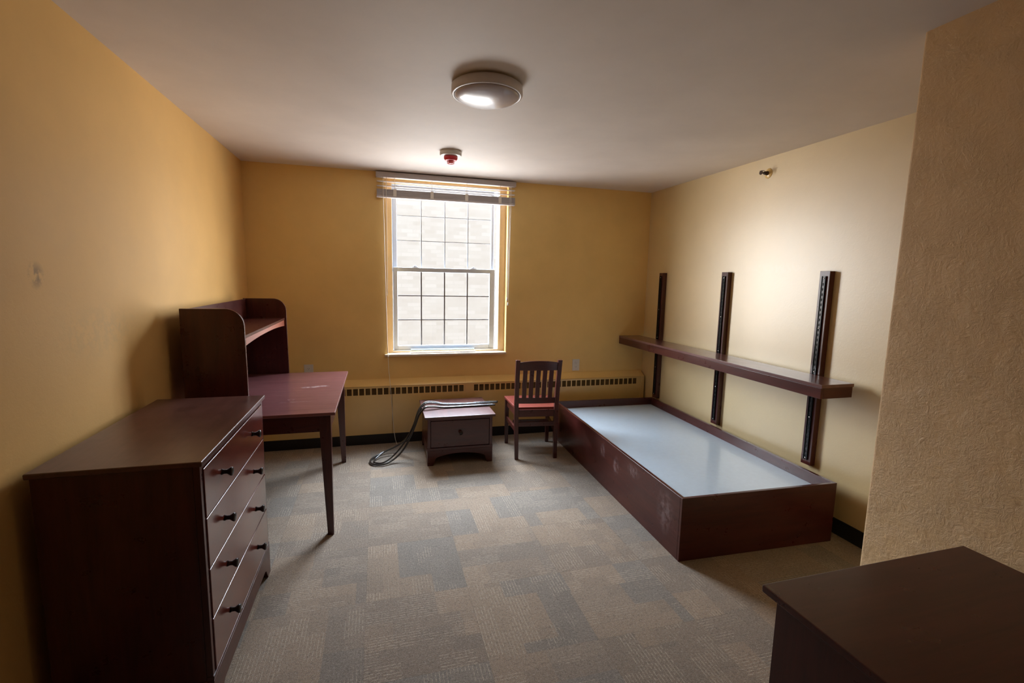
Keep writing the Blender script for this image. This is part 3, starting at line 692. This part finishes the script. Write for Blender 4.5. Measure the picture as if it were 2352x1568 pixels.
    for k in range(5):
        x = (k - 2) * 0.0565
        def slat(bm, x=x):
            n = 6; A = []; u_ = x / bw_
            for q in range(n + 1):
                z = 0.536 + (0.790 - 0.536) * q / n; dy = -0.010 * (1 - u_ * u_)
                A.append([bm.verts.new((x + a_, lean(z) + dy + b_, z)) for a_, b_ in ((-0.0185, -0.005), (0.0185, -0.005), (0.0185, 0.005), (-0.0185, 0.005))])
            for p, q_ in zip(A, A[1:]):
                for i in range(4): bm.faces.new((p[i], p[(i + 1) % 4], q_[(i + 1) % 4], q_[i]))
            bm.faces.new(A[0][::-1]); bm.faces.new(A[-1])
        obj('back_slat', slat, 'wz', t)
chair()

# ------------------------------------------------------------------ bed frame
def bed():
    L_, W_, h_ = 2.124, 1.046, 0.369
    t = thing('bed_frame', 'long mahogany box bed with a pale grey board and no mattress', 'bed', (1.5882, 2.1209, 0), -0.0307)
    obj('side_rail', B(0, 0.022, 0.0205, L_ - 0.0205, 0.0, h_), 'bedside', t, bevel=0.002)
    obj('side_rail', B(W_ - 0.022, W_, 0.0205, L_ - 0.0205, 0.0, h_), 'wy', t, bevel=0.002)
    obj('end_board', B(0, W_, 0, 0.020, 0.0, h_ + 0.001), 'wx', t, bevel=0.002)
    obj('end_board', B(0, W_, L_ - 0.020, L_, 0.0, h_ + 0.001), 'wx', t, bevel=0.002)
    obj('bed_board', B(0.023, W_ - 0.023, 0.021, L_ - 0.021, 0.282, 0.300), 'deck', t)
    obj('cleat', B(0.023, 0.050, 0.03, L_ - 0.03, 0.24, 0.2815), 'wy', t)
    obj('cleat', B(W_ - 0.050, W_ - 0.023, 0.03, L_ - 0.03, 0.24, 0.2815), 'wy', t)
bed()

# ------------------------------------------------------------------ wall standards and the shelf they carry
st0 = None
for i, (yc, lb) in enumerate(((4.181, 'upright wooden shelf standard with a slotted black track nearest the window wall'), (3.281, 'middle wooden shelf standard with a slotted black track above the bed'), (2.378, 'wooden shelf standard with a slotted black track nearest the camera'))):
    if st0 is None:
        t = thing('shelf_standard', lb, 'standard', (XR, yc, 0.370), group='shelf standards on the right wall')
        hh = 1.261
        obj('backing_board', B(-0.040, -0.0005, -0.036, 0.036, 0, hh), 'wz', t, bevel=0.002)
        tr = obj('slotted_track', lambda bm: (bx(bm, -0.050, -0.0405, -0.014, -0.010, 0.035, hh - 0.032), bx(bm, -0.050, -0.0405, 0.010, 0.014, 0.035, hh - 0.032), bx(bm, -0.046, -0.0405, -0.010, 0.010, 0.035, hh - 0.032)), 'track', t)
        obj('slots', lambda bm: [bx(bm, -0.0466, -0.0459, -0.0035, 0.0035, 0.05 + k * 0.032, 0.05 + k * 0.032 + 0.016) for k in range(36)], 'dark', tr)
        for z in (0.045, 0.32, 0.62, 0.90, 1.215):
            obj('screw', lambda bm, z=z: lathe(bm, [(0, -0.0495), (0.0035, -0.049), (0.0055, -0.0467), (0.0055, -0.046)], 'x', (0, 0, z), 12), 'screw', tr, smooth=True)
        st0 = t
    else:
        t = copy_tree(st0); t.location = (XR, yc, 0.370); t['label'] = lb
def shelf():
    t = thing('wall_shelf', 'long dark red-brown wooden shelf carried by three standards above the bed', 'shelf', (2.45, 3.30, 0.973))
    ya, yb = 2.099 - 3.30, 4.508 - 3.30; xb = XR - 0.0515 - 2.45
    obj('shelf_board', lambda bm: bx(bm, 0, xb, ya, yb, -0.020, 0), 'shelfwood', t, bevel=0.002)
    obj('front_apron', B(0.0, 0.018, ya + 0.003, yb - 0.003, -0.083, -0.0205), 'wy', t, bevel=0.002)
    for a_ in (ya + 0.003, yb - 0.022):
        obj('end_apron', B(0.0185, xb - 0.006, a_, a_ + 0.019, -0.083, -0.0205), 'wx', t, bevel=0.001)
    for yc in (4.181, 3.281, 2.378):
        obj('bracket', lambda bm, yc=yc: prism(bm, [(0.03, -0.021), (xb, -0.021), (xb, -0.075), (xb - 0.03, -0.075), (0.03, -0.04)], 'y', yc - 3.30 - 0.003, yc - 3.30 + 0.003), 'track', t)
    obj('water_ring', lambda bm: lathe(bm, [(0.0, 0.0004), (0.016, 0.0004), (0.016, 0.0001)], 'z', (0.14, 2.24 - 3.30, 0), 20), 'wx', t)
shelf()

# ------------------------------------------------------------------ cabinet at the lower right
def cabinet():
    t = thing('low_cabinet', 'dark brown wooden cabinet with an overhanging top beside the rough yellow wall', 'cabinet', (1.343, 0.50, 0), R(0.5))
    hx, hy = 0.3785, 0.437
    obj('top', B(-hx, hx, -hy, hy, 0.740, 0.76), 'wx', t, bevel=0.003)
    b_ = 0.026
    for s_ in (-1, 1):
        p, q = sorted((s_ * (hx - b_), s_ * (hx - b_ - 0.019)))
        obj('side_panel', B(p, q, -hy + b_ + 0.02, hy - b_, 0.08, 0.7395), 'wz', t, bevel=0.001)
    obj('back_panel', B(-hx + b_ + 0.019, hx - b_ - 0.019, hy - b_ - 0.012, hy - b_, 0.08, 0.7395), 'wz', t)
    obj('plinth', lambda bm: (bx(bm, -hx + b_ + 0.01, -hx + b_ + 0.03, -hy + 0.06, hy - b_ - 0.01, 0, 0.0795), bx(bm, hx - b_ - 0.03, hx - b_ - 0.01, -hy + 0.06, hy - b_ - 0.01, 0, 0.0795), bx(bm, -hx + b_ + 0.03, hx - b_ - 0.03, hy - b_ - 0.03, hy - b_ - 0.01, 0, 0.0795)), 'wx', t)
    for k, (z0, z1) in enumerate(((0.085, 0.40), (0.405, 0.735))):
        d_ = obj('drawer', B(-hx + b_ + 0.001, hx - b_ - 0.001, -hy + b_, -hy + b_ + 0.019, z0, z1), 'wx', t, bevel=0.002)
        for x in (-0.18, 0.18):
            obj('knob', lambda bm, x=x, z0=z0, z1=z1: lathe(bm, [(0, 0.0), (0.008, 0.0), (0.0065, -0.012), (0.014, -0.022), (0, -0.027)], 'y', (x, -hy + b_, (z0 + z1) / 2), 16), 'knob', d_, smooth=True)
cabinet()

# ------------------------------------------------------------------ ceiling lamp, fire detector, sprinkler
t = thing('ceiling_lamp', 'round flush ceiling lamp with an unlit domed glass', 'lamp', (0.517, 2.355, H))
obj('base_pan', lambda bm: lathe(bm, [(0, -0.0005), (0.150, -0.0005), (0.150, -0.014), (0, -0.014)], seg=64), 'lampring', t)
obj('rim', lambda bm: lathe(bm, [(0.150, -0.010), (0.163, -0.009), (0.169, -0.013), (0.170, -0.045), (0.167, -0.051), (0.160, -0.053), (0.155, -0.050), (0.153, -0.044), (0.150, -0.012)], seg=96), 'lampring', t, smooth=True)
obj('lamp_glass', lambda bm: lathe(bm, [(0.1535, -0.046)] + [(0.1535 * math.cos(a_), -0.050 - 0.036 * math.sin(a_)) for a_ in [k * PI / 40 for k in range(1, 20)]] + [(0, -0.086)], seg=96), 'lampglass', t, smooth=True)
t = thing('fire_detector', 'white and red fire detector on the ceiling in front of the window', 'detector', (0.530, 3.625, H))
obj('base', lambda bm: lathe(bm, [(0, -0.0005), (0.078, -0.0005), (0.080, -0.006), (0.080, -0.024), (0.074, -0.032), (0.052, -0.036), (0, -0.036)], seg=48), 'plastic', t, bevel=0.001)
obj('red_housing', lambda bm: lathe(bm, [(0, -0.0362), (0.050, -0.0362), (0.050, -0.052), (0.044, -0.058), (0.042, -0.064), (0.026, -0.066), (0, -0.066)], seg=40), 'red', t, bevel=0.001)
def cage(bm):
    for z in (-0.070, -0.084): tube(bm, [Vector((0.024 * math.cos(a_), 0.024 * math.sin(a_), z)) for a_ in [2 * PI * k / 24 for k in range(25)]], 0.0022, 6)
    for k in range(6):
        a_ = 2 * PI * k / 6; tube(bm, [Vector((0.024 * math.cos(a_), 0.024 * math.sin(a_), -0.0645)), Vector((0.024 * math.cos(a_), 0.024 * math.sin(a_), -0.084))], 0.002, 6)
obj('lens_cage', cage, 'red', t, smooth=True)
obj('lens', lambda bm: lathe(bm, [(0, -0.0662), (0.016, -0.0662), (0.016, -0.078), (0.010, -0.084), (0, -0.086)], seg=24), 'pink', t, smooth=True)

t = thing('sprinkler_head', 'small dark fire sprinkler head sticking out high on the right wall', 'sprinkler', (XR, 2.955, 2.338))
obj('escutcheon', lambda bm: lathe(bm, [(0, -0.010), (0.014, -0.010), (0.034, -0.003), (0.036, -0.0005), (0, -0.0005)], 'x', seg=32), 'rad', t, smooth=True)
obj('sprinkler_body', lambda bm: lathe(bm, [(0, -0.040), (0.011, -0.040), (0.013, -0.030), (0.010, -0.025), (0.015, -0.018), (0.015, -0.0105), (0, -0.0105)], 'x', seg=20), 'bronze', t, bevel=0.001)
def fr_(bm):
    for s_ in (-1, 1): tube(bm, catmull([(-0.038, s_ * 0.010, 0), (-0.050, s_ * 0.014, 0), (-0.064, s_ * 0.004, 0)], 5), 0.0026, 6)
obj('frame_arms', fr_, 'bronze', t, smooth=True)
obj('deflector', lambda bm: (lathe(bm, [(0, -0.069), (0.015, -0.069), (0.015, -0.066), (0, -0.064)], 'x', seg=16), bx(bm, -0.070, -0.045, -0.013, 0.013, 0.012, 0.014)), 'bronze', t)
